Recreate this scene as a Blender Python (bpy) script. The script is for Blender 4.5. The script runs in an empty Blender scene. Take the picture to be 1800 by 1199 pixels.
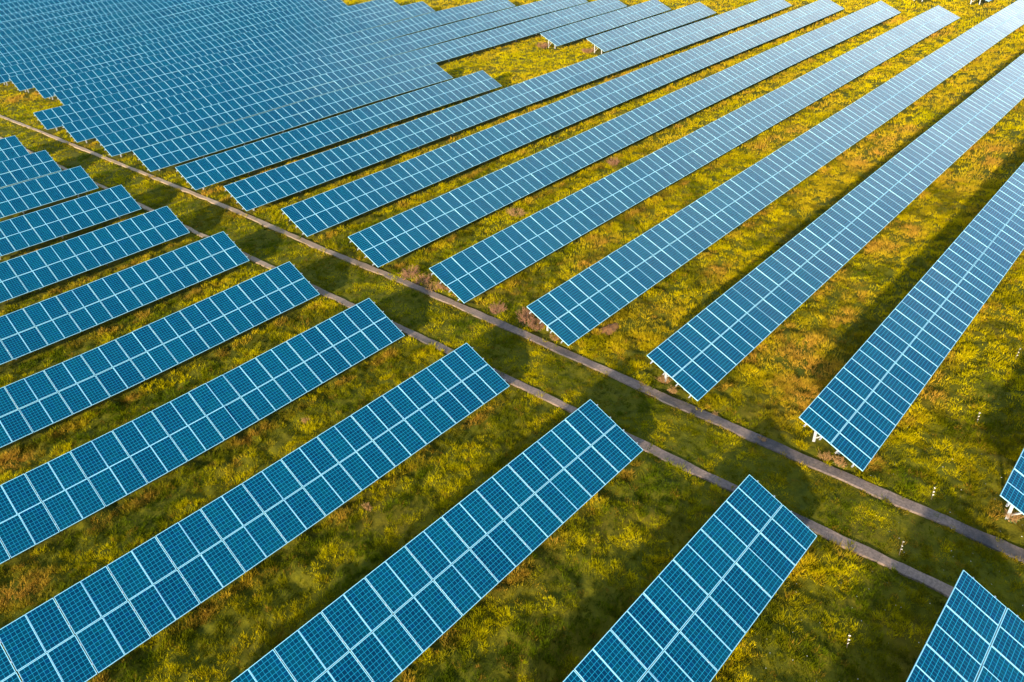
import bpy, math, random
import numpy as np
from mathutils import Matrix, Vector

# ------------------------------------------------------------------ camera, sky, sun, exposure
scene = bpy.context.scene
C = scene.collection
YAW, PITCH, ROLL, CAM_Z = 0.8228083, 0.5096985, -0.0681152, 24.9092
fwd = Vector((math.cos(PITCH)*math.cos(YAW), math.cos(PITCH)*math.sin(YAW), -math.sin(PITCH)))
r0 = fwd.cross(Vector((0, 0, 1))).normalized(); u0 = r0.cross(fwd)
right = math.cos(ROLL)*r0 + math.sin(ROLL)*u0
up = -math.sin(ROLL)*r0 + math.cos(ROLL)*u0
cam_data = bpy.data.cameras.new('camera')
cam = bpy.data.objects.new('camera', cam_data); C.objects.link(cam)
cam.matrix_world = Matrix(((right.x, up.x, -fwd.x, 0), (right.y, up.y, -fwd.y, 0), (right.z, up.z, -fwd.z, CAM_Z), (0, 0, 0, 1)))
cam_data.sensor_width = 36; cam_data.sensor_fit = 'HORIZONTAL'
cam_data.lens = 36*1360.2865/1800
cam_data.shift_x = 127.359/1800; cam_data.shift_y = -105.993/1800
cam_data.clip_start = 0.5; cam_data.clip_end = 5000
scene.camera = cam

SUN_VEC = Vector((-3.35, -1.0, 1.0)).normalized()          # towards the sun
world = bpy.data.worlds.new('World'); scene.world = world; world.use_nodes = True
wn = world.node_tree; bg = wn.nodes['Background']
sky = wn.nodes.new('ShaderNodeTexSky'); sky.sky_type = 'NISHITA'; sky.sun_disc = False
sky.sun_elevation = math.asin(SUN_VEC.z); sky.sun_rotation = math.atan2(SUN_VEC.x, SUN_VEC.y)
sky.air_density = 1.0; sky.dust_density = 1.0; sky.ozone_density = 3.0
# bright cloud-like veil added to the unseen sky, shaped to pale the far rows' reflections
tc = wn.nodes.new('ShaderNodeTexCoord')
def wmath(op, a, b=None, clamp=False):
    n = wn.nodes.new('ShaderNodeMath'); n.operation = op; n.use_clamp = clamp
    for i, v in enumerate((a, b)):
        if v is None: continue
        if isinstance(v, (int, float)): n.inputs[i].default_value = v
        else: wn.links.new(v, n.inputs[i])
    return n.outputs[0]
dp = wn.nodes.new('ShaderNodeVectorMath'); dp.operation = 'DOT_PRODUCT'
wn.links.new(tc.outputs['Generated'], dp.inputs[0]); dp.inputs[1].default_value = Vector((0.90, 0.25, 0.38)).normalized()
cn = wn.nodes.new('ShaderNodeTexNoise'); cn.inputs['Scale'].default_value = 3.2; cn.inputs['Detail'].default_value = 5
wn.links.new(tc.outputs['Generated'], cn.inputs['Vector'])
veil = wmath('MULTIPLY', wmath('SUBTRACT', wmath('ADD', dp.outputs['Value'], wmath('MULTIPLY', cn.outputs['Fac'], 0.14)), 0.90), 5.4, True)
veil = wmath('POWER', veil, 1.0)
mixc = wn.nodes.new('ShaderNodeMix'); mixc.data_type = 'RGBA'
wn.links.new(veil, mixc.inputs[0]); wn.links.new(sky.outputs['Color'], mixc.inputs[6]); mixc.inputs[7].default_value = (8.4, 7.8, 7.3, 1)
wn.links.new(mixc.outputs[2], bg.inputs['Color']); bg.inputs['Strength'].default_value = 0.15
sun_d = bpy.data.lights.new('sun', 'SUN'); sun_d.energy = 3.3; sun_d.angle = math.radians(1.8); sun_d.color = (1.0, 0.86, 0.66)
sun = bpy.data.objects.new('sun', sun_d); C.objects.link(sun)
sun.rotation_euler = SUN_VEC.to_track_quat('Z', 'Y').to_euler()
scene.view_settings.view_transform = 'Standard'; scene.view_settings.look = 'None'
scene.view_settings.exposure = 1.66; scene.view_settings.gamma = 1.0

random.seed(7); rng = np.random.default_rng(7)

# ------------------------------------------------------------------ terrain (gentle undulation of the field)
TG = np.array([[2,15,28,39,59,68,69,62,53,40,21,-1,-24,-46],
[-14,-2,10,10,29,39,46,41,36,25,6,-17,-40,-62],
[-28,-18,-3,-6,-23,6,26,20,19,12,-8,-34,-56,-76],
[-34,-27,-18,6,-4,9,9,6,1,-2,-22,-50,-70,-85],
[-31,-28,-30,-7,-2,4,8,6,-16,-18,-34,-61,-74,-83],
[-21,-19,-16,-1,0,-7,-7,-11,-19,-22,-34,-52,-61,-65],
[-9,-11,-10,-6,-2,-5,-2,-4,-12,-18,-23,-29,-31,-31],
[10,8,9,-4,-8,-2,-5,-15,-20,-16,-7,0,6,11],
[29,24,19,-5,-6,1,-13,-38,-38,-16,12,33,46,55],
[41,31,16,-11,-14,-1,-17,-56,-49,-10,36,67,84,95],
[49,37,22,-3,-11,-2,-25,-70,-54,-1,58,93,110,123],
[52,38,22,1,-10,-10,-28,-63,-51,-2,58,96,117,133],
[51,37,21,1,-14,-25,-46,-67,-57,-17,35,76,104,126],
[47,35,23,12,-7,-26,-48,-67,-60,-28,14,53,84,110],
[39,27,13,-2,-19,-28,-38,-54,-52,-30,1,34,63,90],
[30,17,3,-12,-25,-31,-36,-45,-43,-29,-6,20,46,71],
[22,9,-4,-16,-27,-33,-37,-41,-39,-28,-11,10,33,55],
[15,3,-9,-20,-28,-34,-37,-39,-37,-28,-15,2,22,42],
[8,-3,-14,-23,-30,-35,-38,-39,-36,-30,-19,-5,12,31]]) / 100.0
def _bs(t): return ((1-t)**3/6, (3*t**3-6*t**2+4)/6, (-3*t**3+3*t**2+3*t+1)/6, t**3/6)
def terr(x, y):
    """height of the lower module edge above the reference plane"""
    x = np.asarray(x, float); y = np.asarray(y, float)
    fx = np.clip((x+10)/10, 1, TG.shape[0]-2.001); fy = np.clip((y+16)/12, 1, TG.shape[1]-2.001)
    ix = fx.astype(int); iy = fy.astype(int); bx = _bs(fx-ix); by = _bs(fy-iy); z = 0
    for a in range(4):
        for b in range(4): z = z + bx[a]*by[b]*TG[ix-1+a, iy-1+b]
    return z
H0 = 0.8
def hash2(ix, iy, s):
    h = (ix.astype(np.int64)*374761393 + iy.astype(np.int64)*668265263 + s*974634777) & 0xffffffff
    h = ((h ^ (h >> 13))*1274126177) & 0xffffffff
    return ((h ^ (h >> 16)) & 0xffffff)/float(0xffffff)
def vnoise(x, y, s=0):
    ix = np.floor(x); iy = np.floor(y); fx = x-ix; fy = y-iy; fx = fx*fx*(3-2*fx); fy = fy*fy*(3-2*fy)
    return ((hash2(ix, iy, s)*(1-fx)+hash2(ix+1, iy, s)*fx)*(1-fy) + (hash2(ix, iy+1, s)*(1-fx)+hash2(ix+1, iy+1, s)*fx)*fy)
def fbm(x, y, s=0, o=3):
    v = 0; a = .5; t = 0
    for k in range(o): v = v + a*vnoise(x*2**k, y*2**k, s+k); t += a; a *= .55
    return v/t
def bumps(x, y):
    """hummocks of the unmown turf; the strip between the two slab lines is flatter"""
    px0 = np.interp(y, [q[0] for q in PATHS[0][0]], [q[1] for q in PATHS[0][0]]); px1 = np.interp(y, [q[0] for q in PATHS[1][0]], [q[1] for q in PATHS[1][0]])
    strip = np.clip((x-px1)/.6, 0, 1)*np.clip((px0-x)/.6, 0, 1)
    return (0.42*(fbm(x/0.75, y/0.62, 3)-.5) + 0.16*(vnoise(x/0.3, y/0.27, 9)-.5))*(1-.4*strip)
def ground(x, y): return terr(x, y) - H0
PATHS = [  # centre line x at y, width
    ([(-60, 31.2), (0, 30.62), (7, 30.42), (15, 30.12), (25, 29.92), (36, 29.6), (44, 29.05), (54, 28.8), (107, 26.4), (160, 24.0)], 0.64),
    ([(-60, 27.8), (2, 26.85), (6.6, 26.6), (11.4, 26.33), (20, 26.05), (30, 25.6), (39, 25.1), (46.5, 24.8), (54.4, 24.35), (63, 24.1), (110, 22.6)], 0.56)]

# ------------------------------------------------------------------ helpers
def link(o, parent=None):
    C.objects.link(o)
    if parent is not None: o.parent = parent
    return o
def tag(o, label=None, cat=None, group=None, kind=None):
    if label: o['label'] = label
    if cat: o['category'] = cat
    if group: o['group'] = group
    if kind: o['kind'] = kind
    return o
def mesh_np(name, verts, faces, mats, mat_idx=None, uv=None, smooth=False):
    """faces: (n,k) int array, all with k corners"""
    verts = np.asarray(verts, np.float32); faces = np.asarray(faces, np.int32)
    n, k = faces.shape
    me = bpy.data.meshes.new(name)
    me.vertices.add(len(verts)); me.vertices.foreach_set('co', verts.ravel())
    me.loops.add(n*k); me.loops.foreach_set('vertex_index', faces.ravel())
    me.polygons.add(n); me.polygons.foreach_set('loop_start', np.arange(0, n*k, k, dtype=np.int32))
    me.polygons.foreach_set('loop_total', np.full(n, k, np.int32))
    for m in mats: me.materials.append(m)
    if mat_idx is not None: me.polygons.foreach_set('material_index', np.asarray(mat_idx, np.int32))
    if uv is not None:
        l = me.uv_layers.new(name='UVMap'); l.data.foreach_set('uv', np.asarray(uv, np.float32).ravel())
    me.polygons.foreach_set('use_smooth', np.full(n, smooth, bool))
    me.update(calc_edges=True); me.validate()
    return me
BOXF = np.array([[0,3,2,1],[4,5,6,7],[0,1,5,4],[1,2,6,5],[2,3,7,6],[3,0,4,7]])
def box(x0, x1, y0, y1, z0, z1):
    return np.array([[x0,y0,z0],[x1,y0,z0],[x1,y1,z0],[x0,y1,z0],[x0,y0,z1],[x1,y0,z1],[x1,y1,z1],[x0,y1,z1]], float)
class MB:
    def __init__(s): s.v = []; s.f = []; s.m = []; s.n = 0
    def add(s, v, f=BOXF, m=0):
        s.v.append(np.asarray(v, float)); s.f.append(np.asarray(f)+s.n); s.m += [m]*len(f); s.n += len(v)
    def bar(s, a, b, w, h, m=0, upv=(0, 0, 1)):
        a = Vector(a); b = Vector(b); d = (b-a).normalized(); sd = d.cross(Vector(upv)).normalized(); u = sd.cross(d)
        v = [p + sd*(i*w/2) + u*(j*h/2) for p in (a, b) for i, j in ((-1,-1),(1,-1),(1,1),(-1,1))]
        s.add([tuple(q) for q in v], m=m)
    def mesh(s, name, mats, **k): return mesh_np(name, np.concatenate(s.v), np.concatenate(s.f), mats, s.m, **k)

def mat(name):
    m = bpy.data.materials.new(name); m.use_nodes = True
    return m, m.node_tree.nodes, m.node_tree.links, m.node_tree.nodes['Principled BSDF']
def mth(N, L, op, a, b=None, c=None):
    n = N.new('ShaderNodeMath'); n.operation = op
    for i, v in enumerate((a, b, c)):
        if v is None: continue
        if isinstance(v, (int, float)): n.inputs[i].default_value = v
        else: L.new(v, n.inputs[i])
    return n.outputs[0]
def mix(N, L, f, a, b):
    n = N.new('ShaderNodeMix'); n.data_type = 'RGBA'
    for sck, v in ((n.inputs[0], f), (n.inputs[6], a), (n.inputs[7], b)):
        if isinstance(v, tuple): sck.default_value = v+(1,) if len(v) == 3 else v
        elif isinstance(v, (int, float)): sck.default_value = v
        else: L.new(v, sck)
    return n.outputs[2]
def noise(N, L, scale, det=3, vec=None, rough=.55):
    n = N.new('ShaderNodeTexNoise'); n.inputs['Scale'].default_value = scale; n.inputs['Detail'].default_value = det
    n.inputs['Roughness'].default_value = rough
    if vec is not None: L.new(vec, n.inputs['Vector'])
    return n
def ramp(N, L, f, stops):
    n = N.new('ShaderNodeValToRGB'); e = n.color_ramp.elements
    while len(e) < len(stops): e.new(.5)
    for k, (p, c) in enumerate(stops): e[k].position = p; e[k].color = tuple(c)+(1,)
    L.new(f, n.inputs[0]); return n.outputs[0]

# ------------------------------------------------------------------ materials
MW, ML, PW = 0.992, 1.668, 3.36          # module width, module length, slope length of a row (two modules)
TILT = 0.4307343
# solar cells: 6 x 10 polycrystalline cells, pale gaps, bus bars
cells, N, L, B = mat('solar cells')
uvn = N.new('ShaderNodeUVMap'); uvn.uv_map = 'UVMap'
sep = N.new('ShaderNodeSeparateXYZ'); L.new(uvn.outputs[0], sep.inputs[0])
U, V = sep.outputs[0], sep.outputs[1]      # in cells: u 0..6 (plus 8*module number), v 0..10
fu = mth(N, L, 'FRACT', U); fv = mth(N, L, 'FRACT', V)
du = mth(N, L, 'MINIMUM', fu, mth(N, L, 'SUBTRACT', 1.0, fu))
dv = mth(N, L, 'MINIMUM', fv, mth(N, L, 'SUBTRACT', 1.0, fv))
lu = mth(N, L, 'LESS_THAN', du, 0.030); lv = mth(N, L, 'LESS_THAN', dv, 0.040)
line = mth(N, L, 'MAXIMUM', lu, lv)
oi = N.new('ShaderNodeObjectInfo')
wn_ = N.new('ShaderNodeTexWhiteNoise'); wn_.noise_dimensions = '4D'
cb = N.new('ShaderNodeCombineXYZ'); L.new(mth(N, L, 'FLOOR', U), cb.inputs[0]); L.new(mth(N, L, 'FLOOR', V), cb.inputs[1])
L.new(cb.outputs[0], wn_.inputs['Vector']); L.new(oi.outputs['Random'], wn_.inputs['W'])
wm = N.new('ShaderNodeTexWhiteNoise'); wm.noise_dimensions = '2D'      # one value per module
cm = N.new('ShaderNodeCombineXYZ'); L.new(mth(N, L, 'FLOOR', mth(N, L, 'DIVIDE', mth(N, L, 'ADD', U, 1.0), 8.0)), cm.inputs[0]); L.new(oi.outputs['Random'], cm.inputs[1])
L.new(cm.outputs[0], wm.inputs['Vector'])
cellc = ramp(N, L, wn_.outputs['Value'], [(0.0, (0.0001, 0.019, 0.050)), (0.35, (0.0001, 0.028, 0.063)), (0.7, (0.0001, 0.034, 0.060)), (1.0, (0.0002, 0.027, 0.078))])
gg = N.new('ShaderNodeNewGeometry'); lown = noise(N, L, 0.05, 3, gg.outputs['Position'])
wv = mth(N, L, 'ADD', mth(N, L, 'MULTIPLY', wm.outputs['Value'], 0.6), mth(N, L, 'MULTIPLY', lown.outputs['Fac'], 0.5))
modc = mix(N, L, wv, (0.62, 0.62, 0.82), (1.35, 1.34, 1.12))
mm = N.new('ShaderNodeMix'); mm.data_type = 'RGBA'; mm.blend_type = 'MULTIPLY'; mm.inputs[0].default_value = 1
L.new(cellc, mm.inputs[6]); L.new(modc, mm.inputs[7])
# three bus bars per cell, running up the slope
fb = mth(N, L, 'FRACT', mth(N, L, 'MULTIPLY', fu, 3.0))
bus = mth(N, L, 'LESS_THAN', mth(N, L, 'ABSOLUTE', mth(N, L, 'SUBTRACT', fb, 0.5)), 0.028)
c1 = mix(N, L, mth(N, L, 'MULTIPLY', bus, 0.10), mm.outputs[2], (0.12, 0.32, 0.42))
c2 = mix(N, L, line, c1, (0.012, 0.25, 0.38))
# backsheet margin round the cells
edge = mth(N, L, 'MAXIMUM', mth(N, L, 'GREATER_THAN', mth(N, L, 'ABSOLUTE', mth(N, L, 'SUBTRACT', V, 5.0)), 5.0),
           mth(N, L, 'GREATER_THAN', mth(N, L, 'ABSOLUTE', mth(N, L, 'SUBTRACT', mth(N, L, 'MODULO', mth(N, L, 'ADD', U, 1.0), 8.0), 4.0)), 3.0))
# dust film: thicker towards the lower edge of each module, with faint run-off streaks
st = N.new('ShaderNodeMapping'); st.inputs['Scale'].default_value = (7.0, 0.6, 1.0); L.new(uvn.outputs[0], st.inputs['Vector'])
dst = noise(N, L, 1.0, 4, st.outputs[0], .65)
low = mth(N, L, 'POWER', mth(N, L, 'MAXIMUM', mth(N, L, 'SUBTRACT', 1.0, mth(N, L, 'MULTIPLY', V, 0.1)), 0.0), 3.0)
dust = mth(N, L, 'MULTIPLY', mth(N, L, 'ADD', mth(N, L, 'MULTIPLY', dst.outputs['Fac'], 0.10), mth(N, L, 'MULTIPLY', low, 0.07)), dst.outputs['Fac'])
c2 = mix(N, L, dust, c2, (0.02, 0.19, 0.25))
c3 = mix(N, L, edge, c2, (0.20, 0.56, 0.68))
L.new(c3, B.inputs['Base Color'])
geo = N.new('ShaderNodeNewGeometry')
dn = noise(N, L, 0.8, 4, geo.outputs['Position'])
B.inputs['Roughness'].default_value = 0.16
L.new(ramp(N, L, dn.outputs['Fac'], [(0.3, (0.12,)*3), (0.75, (0.24,)*3)]), B.inputs['Roughness'])
B.inputs['IOR'].default_value = 1.5; B.inputs['Specular IOR Level'].default_value = 0.30
B.inputs['Specular Tint'].default_value = (0.12, 0.85, 1.0, 1)   # blue anti-reflective coating

def simple(name, col, rough, metal=0.0, var=0.12, scale=3.0):
    m, N, L, B = mat(name)
    g = N.new('ShaderNodeNewGeometry'); n = noise(N, L, scale, 3, g.outputs['Position'])
    c = mix(N, L, n.outputs['Fac'], tuple(max(0, k*(1-var)) for k in col), tuple(min(1, k*(1+var)) for k in col))
    L.new(c, B.inputs['Base Color']); B.inputs['Roughness'].default_value = rough; B.inputs['Metallic'].default_value = metal
    return m
frame_m = simple('anodised frame', (0.30, 0.57, 0.64), 0.45, 0.1, 0.06, 1.5)
back_m = simple('white backsheet', (0.6, 0.62, 0.62), 0.5)
steel_m = simple('galvanised steel', (0.52, 0.50, 0.45), 0.45, 0.35, 0.15, 9.0)
post_m = simple('darker post steel', (0.42, 0.42, 0.40), 0.5, 0.3, 0.2, 7.0)  # posts toned a little darker than the other steel
clamp_m = simple('clamp', (0.42, 0.46, 0.46), 0.4, 0.4)
tag_m = simple('pale tag', (0.80, 0.74, 0.58), 0.6)
stake_m = simple('dark stake', (0.09, 0.07, 0.05), 0.8)

# ground: soil and moss between the blades
ground_m, N, L, B = mat('mossy ground')
g = N.new('ShaderNodeNewGeometry'); P = g.outputs['Position']
nA = noise(N, L, 0.22, 4, P); nB = noise(N, L, 2.2, 5, P, .65); nC = noise(N, L, 14, 4, P, .7)
a = ramp(N, L, nA.outputs['Fac'], [(0.35, (0.055, 0.070, 0.001)), (0.55, (0.120, 0.105, 0.001)), (0.72, (0.17, 0.105, 0.006))])
b = ramp(N, L, nB.outputs['Fac'], [(0.3, (0.028, 0.045, 0.004)), (0.6, (0.15, 0.13, 0.002)), (0.8, (0.23, 0.17, 0.003))])
c = mix(N, L, 0.55, a, b)
d = mix(N, L, mth(N, L, 'MULTIPLY', nC.outputs['Fac'], 0.5), c, (0.035, 0.03, 0.008))
L.new(d, B.inputs['Base Color']); B.inputs['Roughness'].default_value = 1.0; B.inputs['Specular IOR Level'].default_value = 0.1
bp = N.new('ShaderNodeBump'); bp.inputs['Strength'].default_value = 0.8; bp.inputs['Distance'].default_value = 0.12
L.new(nB.outputs['Fac'], bp.inputs['Height']); L.new(bp.outputs[0], B.inputs['Normal'])

# grass blades: colour stored per tuft
grass_m, N, L, B = mat('grass blades')
at = N.new('ShaderNodeVertexColor'); at.layer_name = 'tint'
L.new(at.outputs[0], B.inputs['Base Color']); B.inputs['Roughness'].default_value = 0.75; B.inputs['Specular IOR Level'].default_value = 0.03
tr = N.new('ShaderNodeBsdfTranslucent'); L.new(at.outputs[0], tr.inputs[0])
ms = N.new('ShaderNodeMixShader'); ms.inputs[0].default_value = 0.35
L.new(B.outputs[0], ms.inputs[1]); L.new(tr.outputs[0], ms.inputs[2]); L.new(ms.outputs[0], N['Material Output'].inputs[0])

# concrete trench covers
path_m, N, L, B = mat('weathered concrete slabs')
g = N.new('ShaderNodeNewGeometry'); P = g.outputs['Position']
u = N.new('ShaderNodeUVMap'); u.uv_map = 'UVMap'; sp = N.new('ShaderNodeSeparateXYZ'); L.new(u.outputs[0], sp.inputs[0])
n1 = noise(N, L, 0.30, 4, P, .6); n2 = noise(N, L, 9, 6, P, .7)
a = ramp(N, L, n1.outputs['Fac'], [(0.38, (0.055, 0.048, 0.044)), (0.5, (0.15, 0.108, 0.082)), (0.66, (0.26, 0.175, 0.115))])
b = ramp(N, L, n2.outputs['Fac'], [(0.3, (0.45,)*3), (0.7, (1.25,)*3)])
mm = N.new('ShaderNodeMix'); mm.data_type = 'RGBA'; mm.blend_type = 'MULTIPLY'; mm.inputs[0].default_value = 1
L.new(a, mm.inputs[6]); L.new(b, mm.inputs[7])
sl = N.new('ShaderNodeTexWhiteNoise'); sl.noise_dimensions = '1D'; L.new(mth(N, L, 'FLOOR', sp.outputs[0]), sl.inputs['W'])
sc = ramp(N, L, sl.outputs['Value'], [(0, (0.90,)*3), (1, (1.08,)*3)])
m2 = N.new('ShaderNodeMix'); m2.data_type = 'RGBA'; m2.blend_type = 'MULTIPLY'; m2.inputs[0].default_value = 1
far_tan = N.new('ShaderNodeMapRange'); L.new(sp.outputs[0], far_tan.inputs[0]); far_tan.inputs[1].default_value = 25; far_tan.inputs[2].default_value = 60; far_tan.inputs[4].default_value = 0.75
mm_s = mix(N, L, far_tan.outputs[0], mm.outputs[2], (0.38, 0.26, 0.14))     # slabs turn paler tan with distance along the path
L.new(mm_s, m2.inputs[6]); L.new(sc, m2.inputs[7])
fj = mth(N, L, 'FRACT', sp.outputs[0]); jt = mth(N, L, 'MULTIPLY', mth(N, L, 'LESS_THAN', fj, 0.02), mth(N, L, 'GREATER_THAN', n2.outputs['Fac'], 0.52))
L.new(mix(N, L, jt, m2.outputs[2], (0.03, 0.028, 0.015)), B.inputs['Base Color']); B.inputs['Roughness'].default_value = 0.9
bp = N.new('ShaderNodeBump'); bp.inputs['Strength'].default_value = 0.5; bp.inputs['Distance'].default_value = 0.02
L.new(n2.outputs['Fac'], bp.inputs['Height']); L.new(bp.outputs[0], B.inputs['Normal'])

# ------------------------------------------------------------------ ground sheet and the two slab paths
def path_x(k, y):
    p = PATHS[k][0]; return np.interp(y, [q[0] for q in p], [q[1] for q in p])
def axis(lo, hi, step, far):
    a = list(np.arange(lo, hi+1e-6, step)); s = step*2
    lo_ = [lo]; 
    while lo_[-1] > -far: lo_.append(lo_[-1]-s); s *= 1.35
    s = step*2; hi_ = [hi]
    while hi_[-1] < far: hi_.append(hi_[-1]+min(s, 1.5) if hi_[-1] < 230 else hi_[-1]+s); s *= 1.2
    return np.array(sorted(lo_[1:]) + a + hi_[1:])
ax = axis(-4, 80, .22, 1500); ay = axis(-6, 66, .22, 1500)
X, Y = np.meshgrid(ax, ay, indexing='ij')
nearpath = np.minimum(np.abs(X-path_x(0, Y))-.37, np.abs(X-path_x(1, Y))-.33)
flat = np.clip(nearpath/.35, 0, 1)
Z = ground(X, Y) + bumps(X, Y)*flat - 0.04*(1-flat)
nx, ny = X.shape
idx = np.arange(nx*ny).reshape(nx, ny)
F = np.stack([idx[:-1, :-1], idx[1:, :-1], idx[1:, 1:], idx[:-1, 1:]], -1).reshape(-1, 4)
o = bpy.data.objects.new('ground', mesh_np('ground', np.stack([X, Y, Z], -1).reshape(-1, 3), F, [ground_m], smooth=True))
link(o); tag(o, 'mossy yellow green meadow ground under the panel rows', kind='structure')
for k in (0, 1):
    w = PATHS[k][1]; wy = lambda y: w*float(np.interp(y, [5, 30, 60, 110], [1, .86, .66, .6])); ys = np.arange(-25, 150 if k == 0 else 100, 0.25); xs = path_x(k, ys)
    wig = 0.12*(fbm(ys*1.1, ys*0+5, 31+k)-.5); wig2 = 0.22*(fbm(ys*0.8, ys*0+9, 41+k)-.5)
    v = []; f = []; uvs = []; mi = []
    for i, (yy, xx) in enumerate(zip(ys, xs)):
        z = float(ground(xx, yy)) + 0.015
        a = xx - wy(yy)/2 - wig2[i]; b = xx + wy(yy)/2 + wig[i]
        v += [(a, yy, z-.15), (a, yy, z+.03), (a+.02, yy, z+.045), (b-.02, yy, z+.045), (b, yy, z+.03), (b, yy, z-.15)]
    for i in range(len(ys)-1):
        for j in range(5):
            q = i*6+j; f.append((q, q+1, q+7, q+6)); s0, s1 = ys[i]/1.0, ys[i+1]/1.0
            uvs += [(s0, j), (s0, j+1), (s1, j+1), (s1, j)]
    o = bpy.data.objects.new('path', mesh_np('path', v, f, [path_m], uv=uvs)); link(o)
    tag(o, ('narrow line of grey concrete slabs crossing the meadow in front of the long rows', 'second narrow slab line running under the ends of the short rows')[k], kind='structure')

# ------------------------------------------------------------------ solar rows
def module_geo():
    """one framed module, origin at its lower left corner, x along the row, y up the slope, top of frame z=0"""
    fw, t = 0.014, 0.04
    W_, H_ = MW, ML
    lam = box(fw, W_-fw, fw, H_-fw, -0.012, -0.004)
    fr = []
    for b in ((0, W_, 0, fw), (0, W_, H_-fw, H_), (0, fw, fw, H_-fw), (W_-fw, W_, fw, H_-fw)):
        fr.append(box(b[0], b[1], b[2], b[3], -t, 0))
    return lam, fr
lam_v, fr_v = module_geo()
LU = []  # uv of laminate, in cell units with a margin
mg = 0.008
for q in BOXF:
    for i in q:
        x, y, z = lam_v[i]
        LU.append(((x-0.014-mg)/((MW-0.028-2*mg)/6), (y-0.014-mg)/((ML-0.028-2*mg)/10)))
LU = np.array(LU)
lam_mesh = mesh_np('solar_panel', lam_v, BOXF, [cells, back_m], [1, 0, 1, 1, 1, 1], uv=LU)
frm_v = np.concatenate(fr_v); frm_f = np.concatenate([BOXF+8*i for i in range(4)])
frm_mesh = mesh_np('panel_frame', frm_v, frm_f, [frame_m])
full_v = np.concatenate([lam_v, frm_v]); full_f = np.concatenate([BOXF, frm_f+8]); full_m = [1, 0, 1, 1, 1, 1]+[2]*24
full_uv = np.concatenate([LU, np.zeros((96, 2))])
full_mesh = mesh_np('solar_panel', full_v, full_f, [cells, back_m, frame_m], full_m, uv=full_uv)

PITCH2 = 2.03                                # pitch of a pair of modules
def col_x(k): return (k//2)*PITCH2 + (k % 2)*(MW+0.012)
CT, ST = math.cos(TILT), math.sin(TILT)
def surf(x, y0, s, n=0.0):
    """point on the row's plane: s up the slope, n along its normal"""
    z = float(terr(x, y0+PW*CT/2))
    return Vector((x, y0+s*CT-n*ST, z+s*ST+n*CT))
def static(name, build, m):
    b = MB(); build(b); return b.mesh(name, [m])
def d_post(b, yy, h, w=.11):   # C section post
    z0 = -H0-.35
    b.add(box(-w/2, -w/2+.012, yy-.06, yy+.06, z0, h)); b.add(box(-w/2+.012, w/2, yy-.06, yy-.048, z0, h)); b.add(box(-w/2+.012, w/2, yy+.048, yy+.06, z0, h))
rear_mesh = static('post', lambda b: d_post(b, 2.62, 2.62*math.tan(TILT)-.22), post_m)
front_mesh = static('post', lambda b: d_post(b, 1.45, 1.45*math.tan(TILT)-.22), post_m)
brace_mesh = static('brace', lambda b: b.bar((0.085, 2.56, -.55), (0.085, 1.62, 1.62*math.tan(TILT)-.26), .05, .08, upv=(1, 0, 0)), steel_m)
raft_mesh = static('rafter', lambda b: b.bar((0, .30*CT, .30*ST-.24), (0, 3.1*CT, 3.1*ST-.24), .06, .12, upv=(0, -ST, CT)), steel_m)

# name, y of the lower edge, x of first end, x of last end, which end carries the pairing (+1: pairs start at x0)
ROWS = []
Lx = {1: (-1.709, 25.91, 3), 2: (6.072, 25.42, 6), 3: (13.938, 25.12, 0), 4: (21.764, 24.71, -3), 5: (29.607, 24.39, -1), 6: (37.445, 24.06, 1),
      7: (45.263, 23.7, 4), 8: (53.104, 23.3, 7), 9: (60.756, 23.04, 10), 10: (68.72, 22.78, 12.5), 11: (76.533, 22.49, 15), 12: (84.383, 22.28, 18)}
for k, (y, xe, xs_) in Lx.items(): ROWS.append(('L', k, y, xe, -1, round((xe-xs_)/1.015)))
Rx = {1: (-1.684, 30.83, 86), 2: (6.117, 30.38, 84), 3: (13.899, 30.03, 122), 4: (21.711, 29.73, 152), 5: (29.454, 29.31, 129.8), 6: (37.295, 28.95, 130.15),
      7: (45.201, 28.73, 130.09), 8: (53.11, 28.44, 130.15), 9: (60.827, 28.11, 68.64), 10: (68.682, 27.8, 68.4), 11: (76.414, 27.46, 118.65),
      12: (84.276, 27.13, 118.0), 13: (92.11, 26.9, 107.78), 14: (99.953, 32.14, 95.68), 15: (107.749, 32.31, 95.5), 16: (115.569, 31.89, 89.82), 17: (123.387, 31.6, 90.16)}
for k in range(18, 29):
    y = 123.387+7.82*(k-17); Rx[k] = (y, 22+(y-93)*.325-1, {18: 94, 19: 94, 20: 94, 21: 92}.get(k, 88))
for k, (y, xs_, xe) in Rx.items(): ROWS.append(('R', k, y, xs_, 1, round((xe-xs_)/1.015)))
for k, y, xs_, xe in ((9, 60.827, 89.66, 120.12), (10, 68.682, 89.43, 119.79)): ROWS.append(('B', k, y, xs_, 1, round((xe-xs_)/1.015)))
for k, y in ((5, 29.454), (6, 37.295)): ROWS.append(('E', k, y, 143.8-.35*(k-5), 1, 6))

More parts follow.
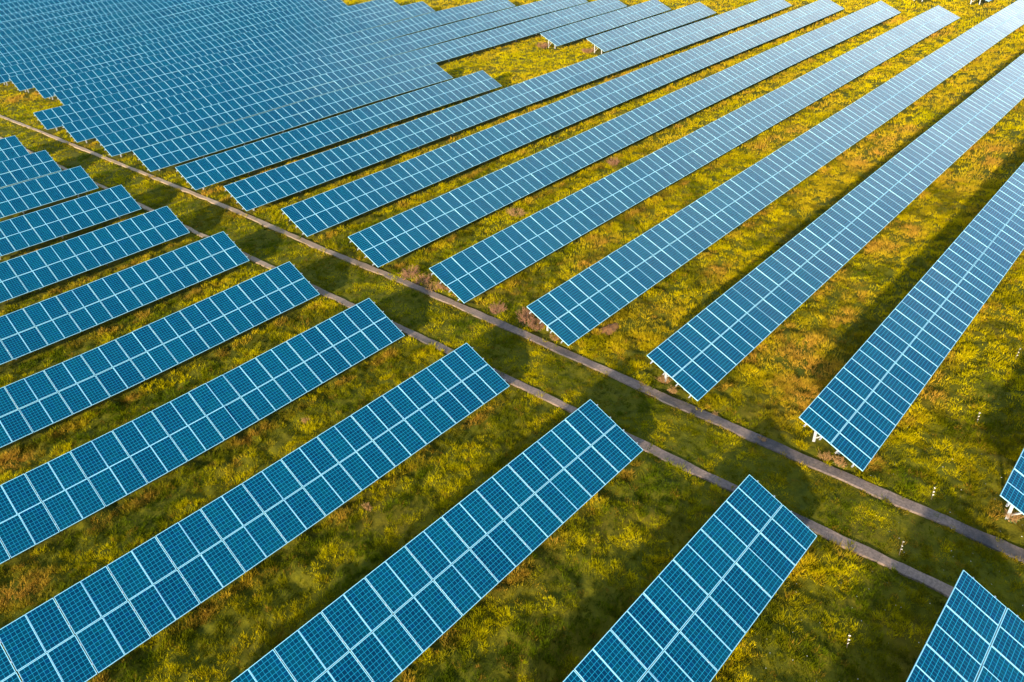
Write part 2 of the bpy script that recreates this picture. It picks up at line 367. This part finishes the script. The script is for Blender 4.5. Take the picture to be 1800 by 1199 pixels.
ORD = ['', 'first', 'second', 'third', 'fourth', 'fifth', 'sixth', 'seventh', 'eighth', 'ninth', 'tenth', 'eleventh', 'twelfth', 'thirteenth', 'fourteenth',
       'fifteenth', 'sixteenth', 'seventeenth', 'eighteenth', 'nineteenth', 'twentieth', 'twenty-first', 'twenty-second', 'twenty-third', 'twenty-fourth',
       'twenty-fifth', 'twenty-sixth', 'twenty-seventh', 'twenty-eighth']
def row_label(g, k):
    if g == 'L':
        if k == 1: return 'short panel row cut by the bottom right corner, left of the slab paths'
        if k == 12: return 'farthest short panel row, at the left edge beside the path'
        return '%s short blue panel row left of the slab paths, counted from the bottom right corner' % ORD[k]
    if g == 'B':
        return ('short pale panel row past the yellow clearing, nearer of the two starting there' if k == 9
                else 'short pale panel row past the yellow clearing, farther of the two starting there')
    if g == 'E': return ('panel row end peeking in at the top edge, nearest the far right row' if k == 5 else 'panel row end peeking in at the top edge, left of the other one')
    if k == 1: return 'panel row just entering at the right edge, its legs showing beside the slab path'
    if k == 9: return 'blue panel row ending at the yellow clearing, nearer of the two that stop there'
    if k == 10: return 'blue panel row ending at the yellow clearing, farther of the two that stop there'
    if k == 11: return 'long panel row whose lower edge borders the yellow clearing on its far side'
    return '%s long panel row beyond the slab paths, counted from the right edge' % ORD[k]

def mat_at(x0, x1, y0, s):
    a = surf(x0, y0, s); b = surf(x1, y0, s)
    xd = (b-a).normalized(); ud = Vector((0, CT, ST)); n = xd.cross(ud).normalized(); ud = n.cross(xd)
    return Matrix(((xd.x, ud.x, n.x, a.x), (xd.y, ud.y, n.y, a.y), (xd.z, ud.z, n.z, a.z), (0, 0, 0, 1)))

jit = np.random.default_rng(3)
def tilt_jitter(M, t=0.0):      # clamps never hold two modules, nor posts two tables, at quite the same angle
    return M @ Matrix.Rotation(math.radians(t+jit.normal(0, .2)), 4, 'X') @ Matrix.Rotation(math.radians(jit.normal(0, .22)), 4, 'Y')
camp = Vector((0, 0, CAM_Z))
UPS = PW-ML                                    # slope position of the upper module
for g, k, y0, xa, sg, n in ROWS:
    # module columns as x of the left side
    cols = [xa + col_x(i) if sg > 0 else xa - col_x(i) - MW for i in range(n)]
    xlo, xhi = min(cols), max(cols)+MW
    base = Vector((xa, y0+1.5, float(terr(xa, y0+1.5))-H0))
    root = bpy.data.objects.new('solar_panel_row', None); root.location = base; link(root)
    root.empty_display_size = .5
    tag(root, row_label(g, k), 'solar panels', 'rows of tilted solar panels')
    inv = Matrix.Translation(-base)
    tabs = jit.normal(0, .55, 60)                # each table of ten modules has its own slight tilt error
    tb = lambda cx: float(tabs[int(abs(cx-xa+1.5)//10)])
    mods = [(cx, s) for cx in cols for s in (0.0, UPS)]
    def vis(m):     # distance from the viewpoint, for choosing which modules are parts of their own
        return (Vector((m[0], y0, 0))-camp).length
    inview = [m for m in mods]
    inview.sort(key=vis)
    if g in 'L':    # the ones at the camera side may lie outside the picture: prefer those near the paths
        inview.sort(key=lambda m: -m[0])
    parts, rest = inview[:100], inview[100:]
    far_row = vis(parts[0]) > 62
    for cx, s in parts:
        M = tilt_jitter(inv @ mat_at(cx, cx+MW, y0, s), tb(cx))
        near = vis((cx, s)) < 75
        p = bpy.data.objects.new('solar_panel', lam_mesh if near else full_mesh); link(p, root); p.matrix_local = M
        if near:
            q = bpy.data.objects.new('panel_frame', frm_mesh); link(q, p)
    if rest:
        V_ = []; Uu = []
        for i, (cx, s) in enumerate(rest):
            M = np.array(tilt_jitter(inv @ mat_at(cx, cx+MW, y0, s), tb(cx)))
            V_.append(full_v @ M[:3, :3].T + M[:3, 3]); u_ = full_uv.copy(); u_[:24, 0] += 8*(i+1); Uu.append(u_)
        Ff = np.concatenate([full_f+32*0+len(full_v)*i for i in range(len(rest))])
        p = bpy.data.objects.new('solar_panel', mesh_np('solar_panel', np.concatenate(V_), Ff, [cells, back_m, frame_m], full_m*len(rest), uv=np.concatenate(Uu)))
        link(p, root); tag(p, 'remaining solar panels farther along the same row', kind='stuff')
    # purlins following the ground, sticking out a little at the ends
    xs = [xlo-.13] + list(np.arange(xlo+1, xhi-.5, 3.0)) + [xhi+.13]
    for fr_ in (.12, .37, .62, .87):
        b = MB(); s = fr_*PW
        for a_, c_ in zip(xs[:-1], xs[1:]):
            A_, B_ = surf(a_, y0, s, -.10)-base, surf(c_, y0, s, -.10)-base
            b.bar(A_, B_, .012, .11, upv=(0, -ST, CT))
            for dn_ in (-.055, .043):
                off = Vector((0, CT*.03, ST*.03)) + Vector((0, -ST*(dn_+.006), CT*(dn_+.006)))
                b.bar(A_+off, B_+off, .05, .012, upv=(0, -ST, CT))
        p = bpy.data.objects.new('purlin', b.mesh('purlin', [steel_m])); link(p, root)
    # mid clamps on the wide gaps between pairs
    b = MB()
    for i in range(2, n, 2):
        gx_ = (cols[i]-.015) if sg > 0 else (cols[i]+MW+.015)
        for fr_ in (.12, .37, .62, .87):
            c_ = surf(gx_, y0, fr_*PW, .004)-base
            b.bar(c_-Vector((0, CT, ST))*.035, c_+Vector((0, CT, ST))*.035, .045, .008, upv=(0, -ST, CT))
    if vis(parts[0]) < 60 and b.v:
        p = bpy.data.objects.new('panel_clamps', b.mesh('panel_clamps', [clamp_m])); link(p, root); tag(p, kind='stuff')
    # supports every 4.8 m
    if g == 'R' and k > 13: px = [xlo+1.45+4.8*i for i in range(2)]
    else: px = [(xlo+1.45+4.8*i if sg > 0 else xhi-1.45-4.8*i) for i in range(int((xhi-xlo-1)/4.8)+1)]
    for x in px:
        z = float(terr(x, y0+PW*CT/2))
        for nm, me in (('post', rear_mesh), ('post', front_mesh), ('brace', brace_mesh), ('rafter', raft_mesh)):
            p = bpy.data.objects.new(nm, me); link(p, root); p.location = Vector((x, y0, z))-base

# ------------------------------------------------------------------ dry patches, bushes, mound (positions in the field)
DRY = [(38.9,12.6,2),(37.3,11.1,2),(34.7,10.4,1.3),(35.9,12.0,1.2),(43.4,11.9,1),(46.4,12.4,1),(53.9,13.0,1.2),(57.5,12.7,1),(68.1,12.4,1.5),(71.4,12.0,1.5),(71.9,19.8,1.2),
 (69.0,20.3,1.5),(75.6,20.3,1),(79.5,20.2,1.2),(77.6,12.4,1.5),(74.9,12.1,1.3),(73.6,28.1,1.5),(70.3,28.5,1.2),(129.4,37.5,2),(121.7,29.5,2),(39.4,27.7,1.2),(42.6,28.3,1.2),
 (67.8,28.5,1.3),(43.6,20.2,1.2),(30.9,114.0,3),(33.4,114.2,2),(29.0,61.4,1.2),(29.4,58.0,1.2),(29.3,55.1,1.2),(1.2,28.5,1),(1.8,28.3,1),(12.4,28.4,.7),(13.1,28.4,.6),
 (4.5,36.8,.8),(41.9,15.7,1.3),(37.7,15.8,1),(51.9,39.3,1.2),(27.8,3.6,.5),(26.2,5.2,.4),(38.7,5.7,.8),(32.5,1.0,.6)]
def dryness(x, y):
    d = np.zeros_like(x)
    for a, b, r in DRY: d = np.maximum(d, np.exp(-(((x-a)/(r*1.4))**2+((y-b)/(r*.75))**2)))
    return d
def in_view(x, y, z, m=1.06):
    d = np.stack([x, y, z-CAM_Z], -1); F_ = np.array(fwd); R_ = np.array(right); U_ = np.array(up)
    w = d@F_; u = 784.3-127.359+115.7+1360.29*(d@R_)/w - 11.659; v = 493.5-1360.29*(d@U_)/w
    u = 900-127.36+1360.29*(d@R_)/w
    return (w > 1) & (u > 900-900*m-10) & (u < 900+900*m) & (v > 599.5-600*m) & (v < 599.5+600*m+20)

# ------------------------------------------------------------------ grass: tufts of blades over everything the field shows
def under_rows(x, y):
    m = np.zeros(len(x), bool)
    for g, k, y0, xa, sg, n in ROWS:
        lo, hi = (xa, xa+n*1.015) if sg > 0 else (xa-n*1.015, xa)
        m |= (x > lo+.5) & (x < hi-.5) & (y > y0+.55) & (y < y0+2.85)
    return m
def tuft_field(dens, dmin, dmax, nb, hgt, wid, rad, seed):
    r = np.random.default_rng(seed)
    n = int(150*170*dens) if dmax > 60 else int(75*75*dens)
    if dmax > 60: x = r.uniform(0, 150, n); y = r.uniform(-5, 165, n)
    else: x = r.uniform(-3, 72, n); y = r.uniform(-8, 67, n)
    d = np.hypot(np.hypot(x, y), CAM_Z)
    d = d*(1+.06*(vnoise(x/5, y/5, 77)-.5))
    k = (d >= dmin) & (d < dmax) & in_view(x, y, terr(x, y)-H0)
    x, y = x[k], y[k]
    k = ~(under_rows(x, y) & (r.random(len(x)) < .92))
    for j in (0, 1): k &= (np.abs(x-path_x(j, y)) > PATHS[j][1]/2+.04-.06+.16*vnoise(x*0+5, y*1.3, 12)) | (r.random(len(x)) < .06*(vnoise(x*0+2, y*.5, 13) > .45)*2)
    x, y = x[k], y[k]; n = len(x)
    big = fbm(x/7, y/4, 21, 3) + .24*np.clip((x-42)/50, -.6, 1); med = fbm(x/1.6, y/1.2, 5, 3) + .15*np.clip((x-30)/50, -.55, 1); cl = fbm(x/.9, y/.8, 3)  # x terms yellow the far tufts, painting in the low sun's hotspot brightness
    dry = dryness(x, y) * np.clip(fbm(x/1.3, y/.8, 61, 2)*2.6-.5, 0, 1.0)
    edge = np.zeros(n)
    for g_, k_, y0, xa, sg, n_ in ROWS:       # coarser dry weeds along the front edge of the rows
        lo, hi = (xa, xa+n_*1.015) if sg > 0 else (xa-n_*1.015, xa)
        edge = np.maximum(edge, np.where((x > lo) & (x < hi), np.exp(-((y-y0-.1)/.35)**2), 0))
    dry = np.clip(dry + edge*np.clip(vnoise(x/1.1, y/1.1, 91)*1.6-.6, 0, .8) + np.clip((big-.66)*2.2, 0, .3)*med*1.2, 0, 1)
    pth = np.minimum(np.abs(x-path_x(0, y)+.45), 9)
    dry = np.clip(dry + .8*np.exp(-(pth/.12)**2), 0, 1)
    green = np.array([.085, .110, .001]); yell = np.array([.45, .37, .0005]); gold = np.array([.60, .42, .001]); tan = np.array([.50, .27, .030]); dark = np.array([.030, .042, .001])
    strip = np.clip((x-path_x(1, y)+.3)/.5, 0, 1)*np.clip((path_x(0, y)+.2-x)/.5, 0, 1)   # mown strip between the slab lines: greener, plainer turf
    med = (med-.5)*(1-.05*strip)+.5-.075*strip - .12*np.clip((9-y)/8, 0, 1)*np.clip((40-x)/10, 0, 1); dry = dry*(1-.6*strip)
    if dmax > 80: med = .5+(med-.5)*.75+.03
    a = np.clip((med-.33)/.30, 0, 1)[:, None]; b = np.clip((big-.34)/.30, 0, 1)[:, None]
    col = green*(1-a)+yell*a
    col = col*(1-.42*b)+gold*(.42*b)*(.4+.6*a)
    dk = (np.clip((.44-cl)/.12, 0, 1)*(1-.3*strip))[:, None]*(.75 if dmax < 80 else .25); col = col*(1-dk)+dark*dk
    rd = (r.random(n) < .05)[:, None]; col = np.where(rd, col*.5+np.array([.34, .15, .02])*.5, col)
    col = col*(1-dry[:, None])+tan*dry[:, None]
    col = col*r.uniform(.86, 1.14, (n, 1))
    # blades
    T = np.repeat(np.arange(n), nb); m = len(T)
    ang = r.uniform(0, 2*np.pi, m); rr = rad*np.sqrt(r.random(m))*r.uniform(.6, 1.25, n)[T]
    bx = x[T]+rr*np.cos(ang); by = y[T]+rr*np.sin(ang)
    hh = hgt*(.25+1.5*cl[T]+.5*dry[T])*r.uniform(.55, 1.3, m)*(1-.25*strip)[T]
    lean = r.uniform(.15, .9, m)*hh; la = ang+r.normal(0, .7, m)
    fa = r.uniform(0, 2*np.pi, m); ww = wid*r.uniform(.6, 1.4, m)
    z0 = terr(bx, by)-H0+bumps(bx, by)-.03
    p0 = np.stack([bx-np.cos(fa)*ww/2, by-np.sin(fa)*ww/2, z0], -1)
    p1 = np.stack([bx+np.cos(fa)*ww/2, by+np.sin(fa)*ww/2, z0], -1)
    p2 = np.stack([bx+np.cos(la)*lean, by+np.sin(la)*lean, z0+hh], -1)
    V_ = np.stack([p0, p1, p2], 1).reshape(-1, 3)
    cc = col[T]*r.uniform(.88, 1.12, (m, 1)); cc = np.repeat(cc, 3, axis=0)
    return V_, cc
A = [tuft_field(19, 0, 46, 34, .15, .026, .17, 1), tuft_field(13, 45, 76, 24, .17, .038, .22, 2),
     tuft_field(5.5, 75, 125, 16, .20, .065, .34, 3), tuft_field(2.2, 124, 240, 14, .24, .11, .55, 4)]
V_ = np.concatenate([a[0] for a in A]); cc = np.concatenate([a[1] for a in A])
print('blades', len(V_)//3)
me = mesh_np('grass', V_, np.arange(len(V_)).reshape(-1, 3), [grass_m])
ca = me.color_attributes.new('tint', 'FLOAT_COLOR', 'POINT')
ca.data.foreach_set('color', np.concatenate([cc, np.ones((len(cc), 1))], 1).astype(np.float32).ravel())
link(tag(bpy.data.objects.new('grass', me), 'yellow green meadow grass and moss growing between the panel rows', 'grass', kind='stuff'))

# ------------------------------------------------------------------ dry bushes at the row ends
bush_m = simple('dry brown stems', (0.27, 0.125, 0.055), 0.9, 0, .5, 5.0)
bush2_m = simple('straw stems', (0.32, 0.17, 0.05), 0.9, 0, .4, 5.0)
leaf_m = simple('weed leaves', (0.07, 0.10, 0.01), 0.8, 0, .4, 6.0)
def gz(x, y): return float(ground(x, y)+bumps(np.array([x]), np.array([y]))[0])
def bush_mesh(name, R_, H_, n, m, seed):
    r = np.random.default_rng(seed); V = []; F_ = []
    def seg(p, q, w0, w1):
        d = q-p; a = r.uniform(0, 6.28); s = np.cross(d, [math.cos(a), math.sin(a), .3]); s /= (np.linalg.norm(s)+1e-9); t = np.cross(d, s); t /= (np.linalg.norm(t)+1e-9)
        i = len(V)
        for c_, w in ((p, w0), (q, w1)):
            for k in range(3): V.append(c_+w*(s*math.cos(k*2.094)+t*math.sin(k*2.094)))
        for k in range(3): F_.append((i+k, i+(k+1) % 3, i+3+(k+1) % 3, i+3+k))
    for _ in range(n):
        a = r.uniform(0, 6.28)+.8*math.sin(_*.13); rr = R_*.85*math.sqrt(r.random()); p = np.array([math.cos(a)*rr, math.sin(a)*rr, 0.])
        out = np.array([math.cos(a), math.sin(a), 0.])*r.uniform(.1, .8)*R_; h = H_*r.uniform(.5, 1)
        pts = [p, p+out*.3+np.array([0, 0, h*.5]), p+out*.75+np.array([0, 0, h*.85]), p+out*1.1+np.array([r.normal(0, .05), r.normal(0, .05), h])]
        for i in range(3): seg(pts[i], pts[i+1], .011-.003*i, .008-.003*i)
        for _k in range(7):
            i = r.integers(1, 3); f = r.random(); b0 = pts[i]*(1-f)+pts[i+1]*f
            seg(b0, b0+r.normal(0, .09, 3)+np.array([0, 0, .07]), .007, .003)
    nq = len(F_)
    for _ in range(int(n*2.2)):      # weed leaves and dead litter low among the stems
        a = r.uniform(0, 6.28); rr = R_*1.15*math.sqrt(r.random()); c_ = np.array([math.cos(a)*rr, math.sin(a)*rr*.8, r.uniform(.02, .22)*H_])
        d1 = r.normal(0, .045, 3); d2 = r.normal(0, .03, 3); i = len(V)
        V.extend([c_-d1, c_+d2, c_+d1, c_-d2]); F_.append((i, i+1, i+2, i+3))
    return mesh_np(name, V, F_, [m, leaf_m], [0]*nq+[int(k % 3 > 0) for k in range(len(F_)-nq)])
bA = bush_mesh('dry_bush', .55, .75, 90, bush_m, 1); bB = bush_mesh('dry_bush', .45, .55, 70, bush2_m, 2); bC = bush_mesh('dry_bush', .32, .7, 40, bush2_m, 3)
BUSH = [  # x, y, mesh, scale, label
 (30.3, 35.6, bA, 1.05, 'brown dry bush, leftmost of the clump between slab path and fifth long row'),
 (30.4, 34.5, bA, .95, 'brown dry bush second from the left in the clump beside the slab path'),
 (30.3, 33.3, bB, 1.1, 'straw brown bush in the middle of the clump beside the slab path'),
 (30.7, 32.5, bA, .8, 'low brown bush fourth in the clump, close to the panel row end'),
 (30.8, 31.5, bB, .8, 'small straw bush at the lower end of the clump under the panel end'),
 (30.75, 28.0, bA, .8, 'single pinkish brown bush on the grass between two long row ends near the path'),
 (31.3, 26.0, bA, 1.0, 'brown bush under the upper end corner of the fourth long row'),
 (31.1, 25.1, bA, .85, 'brown bush between the fourth long row end and the slab path'),
 (30.8, 23.5, bB, .7, 'low straw weeds beneath the lower corner of the fourth long row'),
 (31.4, 16.5, bC, .9, 'orange straw weeds under the end of the third long row'),
 (30.9, 15.8, bC, .7, 'thin straw weeds by the path at the third long row'),
 (31.0, 7.9, bC, .9, 'golden dry weeds under the second long row end, upper clump'),
 (30.95, 7.2, bC, .75, 'golden dry weeds under the second long row end, lower clump'),
 (32.4, .8, bC, .9, 'orange dry weeds at the foot of the post at the right edge'),
 (42.6, 36.5, bB, 1.1, 'pale dry tuft in the gap behind the fifth long row'),
 (56.3, 36.8, bA, .9, 'pinkish dry tuft farther along the gap behind the fifth long row'),
 (14.5, 21.4, bC, .55, 'dull brown weeds between the third and fourth short rows'),
 (16.3, 28.6, bC, .6, 'dark brown weeds between the fourth and fifth short rows'),
 (30.3, 10.6, bC, .5, 'tiny orange weeds beside the slab path between two long rows'),
 (90.3, 72.0, bA, 1.3, 'brown bush under the farther row that starts past the yellow clearing'),
 (90.6, 64.2, bA, 1.2, 'brown bush under the nearer row that starts past the yellow clearing'),
 (30.6, 13.2, bC, .45, 'small pale weeds at the path edge opposite the second short row')]
for i, (x, y, me_, s, lab) in enumerate(BUSH):
    o = bpy.data.objects.new('dry_bush', me_); link(o); o.location = (x, y, gz(x, y)-.04); o.scale = (s*random.uniform(.85, 1.25), s*random.uniform(.75, 1.05), s*random.uniform(.6, .8)); o.rotation_euler[2] = i*1.7
    tag(o, lab, 'dry bush', 'dry bushes and weeds at the row ends')

# ------------------------------------------------------------------ earth mound beside a row
r = np.random.default_rng(5); V = []; F_ = []
nr, na = 7, 26
for i in range(nr+1):
    for j in range(na):
        t = i/nr; a = j/na*2*math.pi; rr = t*(1+.14*math.sin(3*a+1)+.08*math.sin(7*a))
        V.append((rr*.85*math.cos(a), rr*.42*math.sin(a), .16*(1-t*t)+r.normal(0, .018)*(t < 1) - .04*(t == 1)))
for i in range(nr):
    for j in range(na): F_.append((i*na+j, (i+1)*na+j, (i+1)*na+(j+1) % na, i*na+(j+1) % na))
earth_m = simple('bare brown earth', (0.20, 0.085, 0.022), 0.95, 0, .5, 7.0)
o = bpy.data.objects.new('earth_mound', mesh_np('earth_mound', V, F_, [earth_m], smooth=True)); link(o)
o.location = (33.6, 21.6, gz(33.6, 21.6)+.06); o.rotation_euler[2] = -.1
tag(o, 'low brown patch of bare earth beside the lower edge of the fourth long row', 'earth mound')

# ------------------------------------------------------------------ line of thin stakes with pale bands
STAKES = [(44.9, 3.55), (38.1, 3.55), (31.55, 3.55), (27.4, 3.5), (21.8, 3.4)]
SL = ['thin stake with pale bands in the shade near the right edge, farthest of the line', 'thin banded stake in the grass right of the second long row end',
      'thin banded stake just beyond the slab path on the right', 'thin banded stake between the two slab paths', 'thin banded stake in the dark grass between the first and second short rows']
def tag_mesh():
    b = MB(); b.bar((-.036, 0, 0), (.036, 0, -.02), .012, .026); return b.mesh('pale_tag', [tag_m])
b = MB(); b.bar((0, 0, -.2), (0, 0, .78), .018, .018, upv=(1, 0, 0)); stake_me = b.mesh('pole', [stake_m]); tm = tag_mesh()
for i, (x, y) in enumerate(STAKES):
    root = bpy.data.objects.new('marker_stake', None); root.location = (x, y, gz(x, y)); root.rotation_euler = (random.uniform(-.08, .08), random.uniform(-.08, .08), 0); link(root)
    tag(root, SL[i], 'marker stake', 'thin stakes with pale bands in a line')
    link(bpy.data.objects.new('pole', stake_me), root)
    for j, h in enumerate((.72, .50, .32)):
        p = bpy.data.objects.new('pale_band', tm); link(p, root); p.location = (random.uniform(-.02, .02), -.015, h)
        p.rotation_euler = (random.uniform(-.3, .3), random.uniform(-.5, .5), -.75+random.uniform(-.5, .5))

# ------------------------------------------------------------------ daisies scattered in the lower right grass
r = np.random.default_rng(11); V = []; F_ = []
for _ in range(150):
    x = r.uniform(17, 36) ; y = r.uniform(-1.2, 6.0)
    if min(abs(x-path_x(0, y))-.4, abs(x-path_x(1, y))-.36) < 0: continue
    z = gz(x, y)+.13; i = len(V); s = r.uniform(.006, .016); tx, ty = r.normal(0, .3, 2)
    for k in range(6): a = k*math.pi/3; V.append((x+s*math.cos(a), y+s*math.sin(a), z+s*(tx*math.cos(a)+ty*math.sin(a))))
    F_.append((i, i+1, i+2, i+3)); F_.append((i, i+3, i+4, i+5))
o = bpy.data.objects.new('daisies', mesh_np('daisies', V, F_, [simple('white petals', (.8, .78, .7), .7)])); link(o)
tag(o, 'tiny white daisies scattered in the lower right grass', 'flowers', kind='stuff')
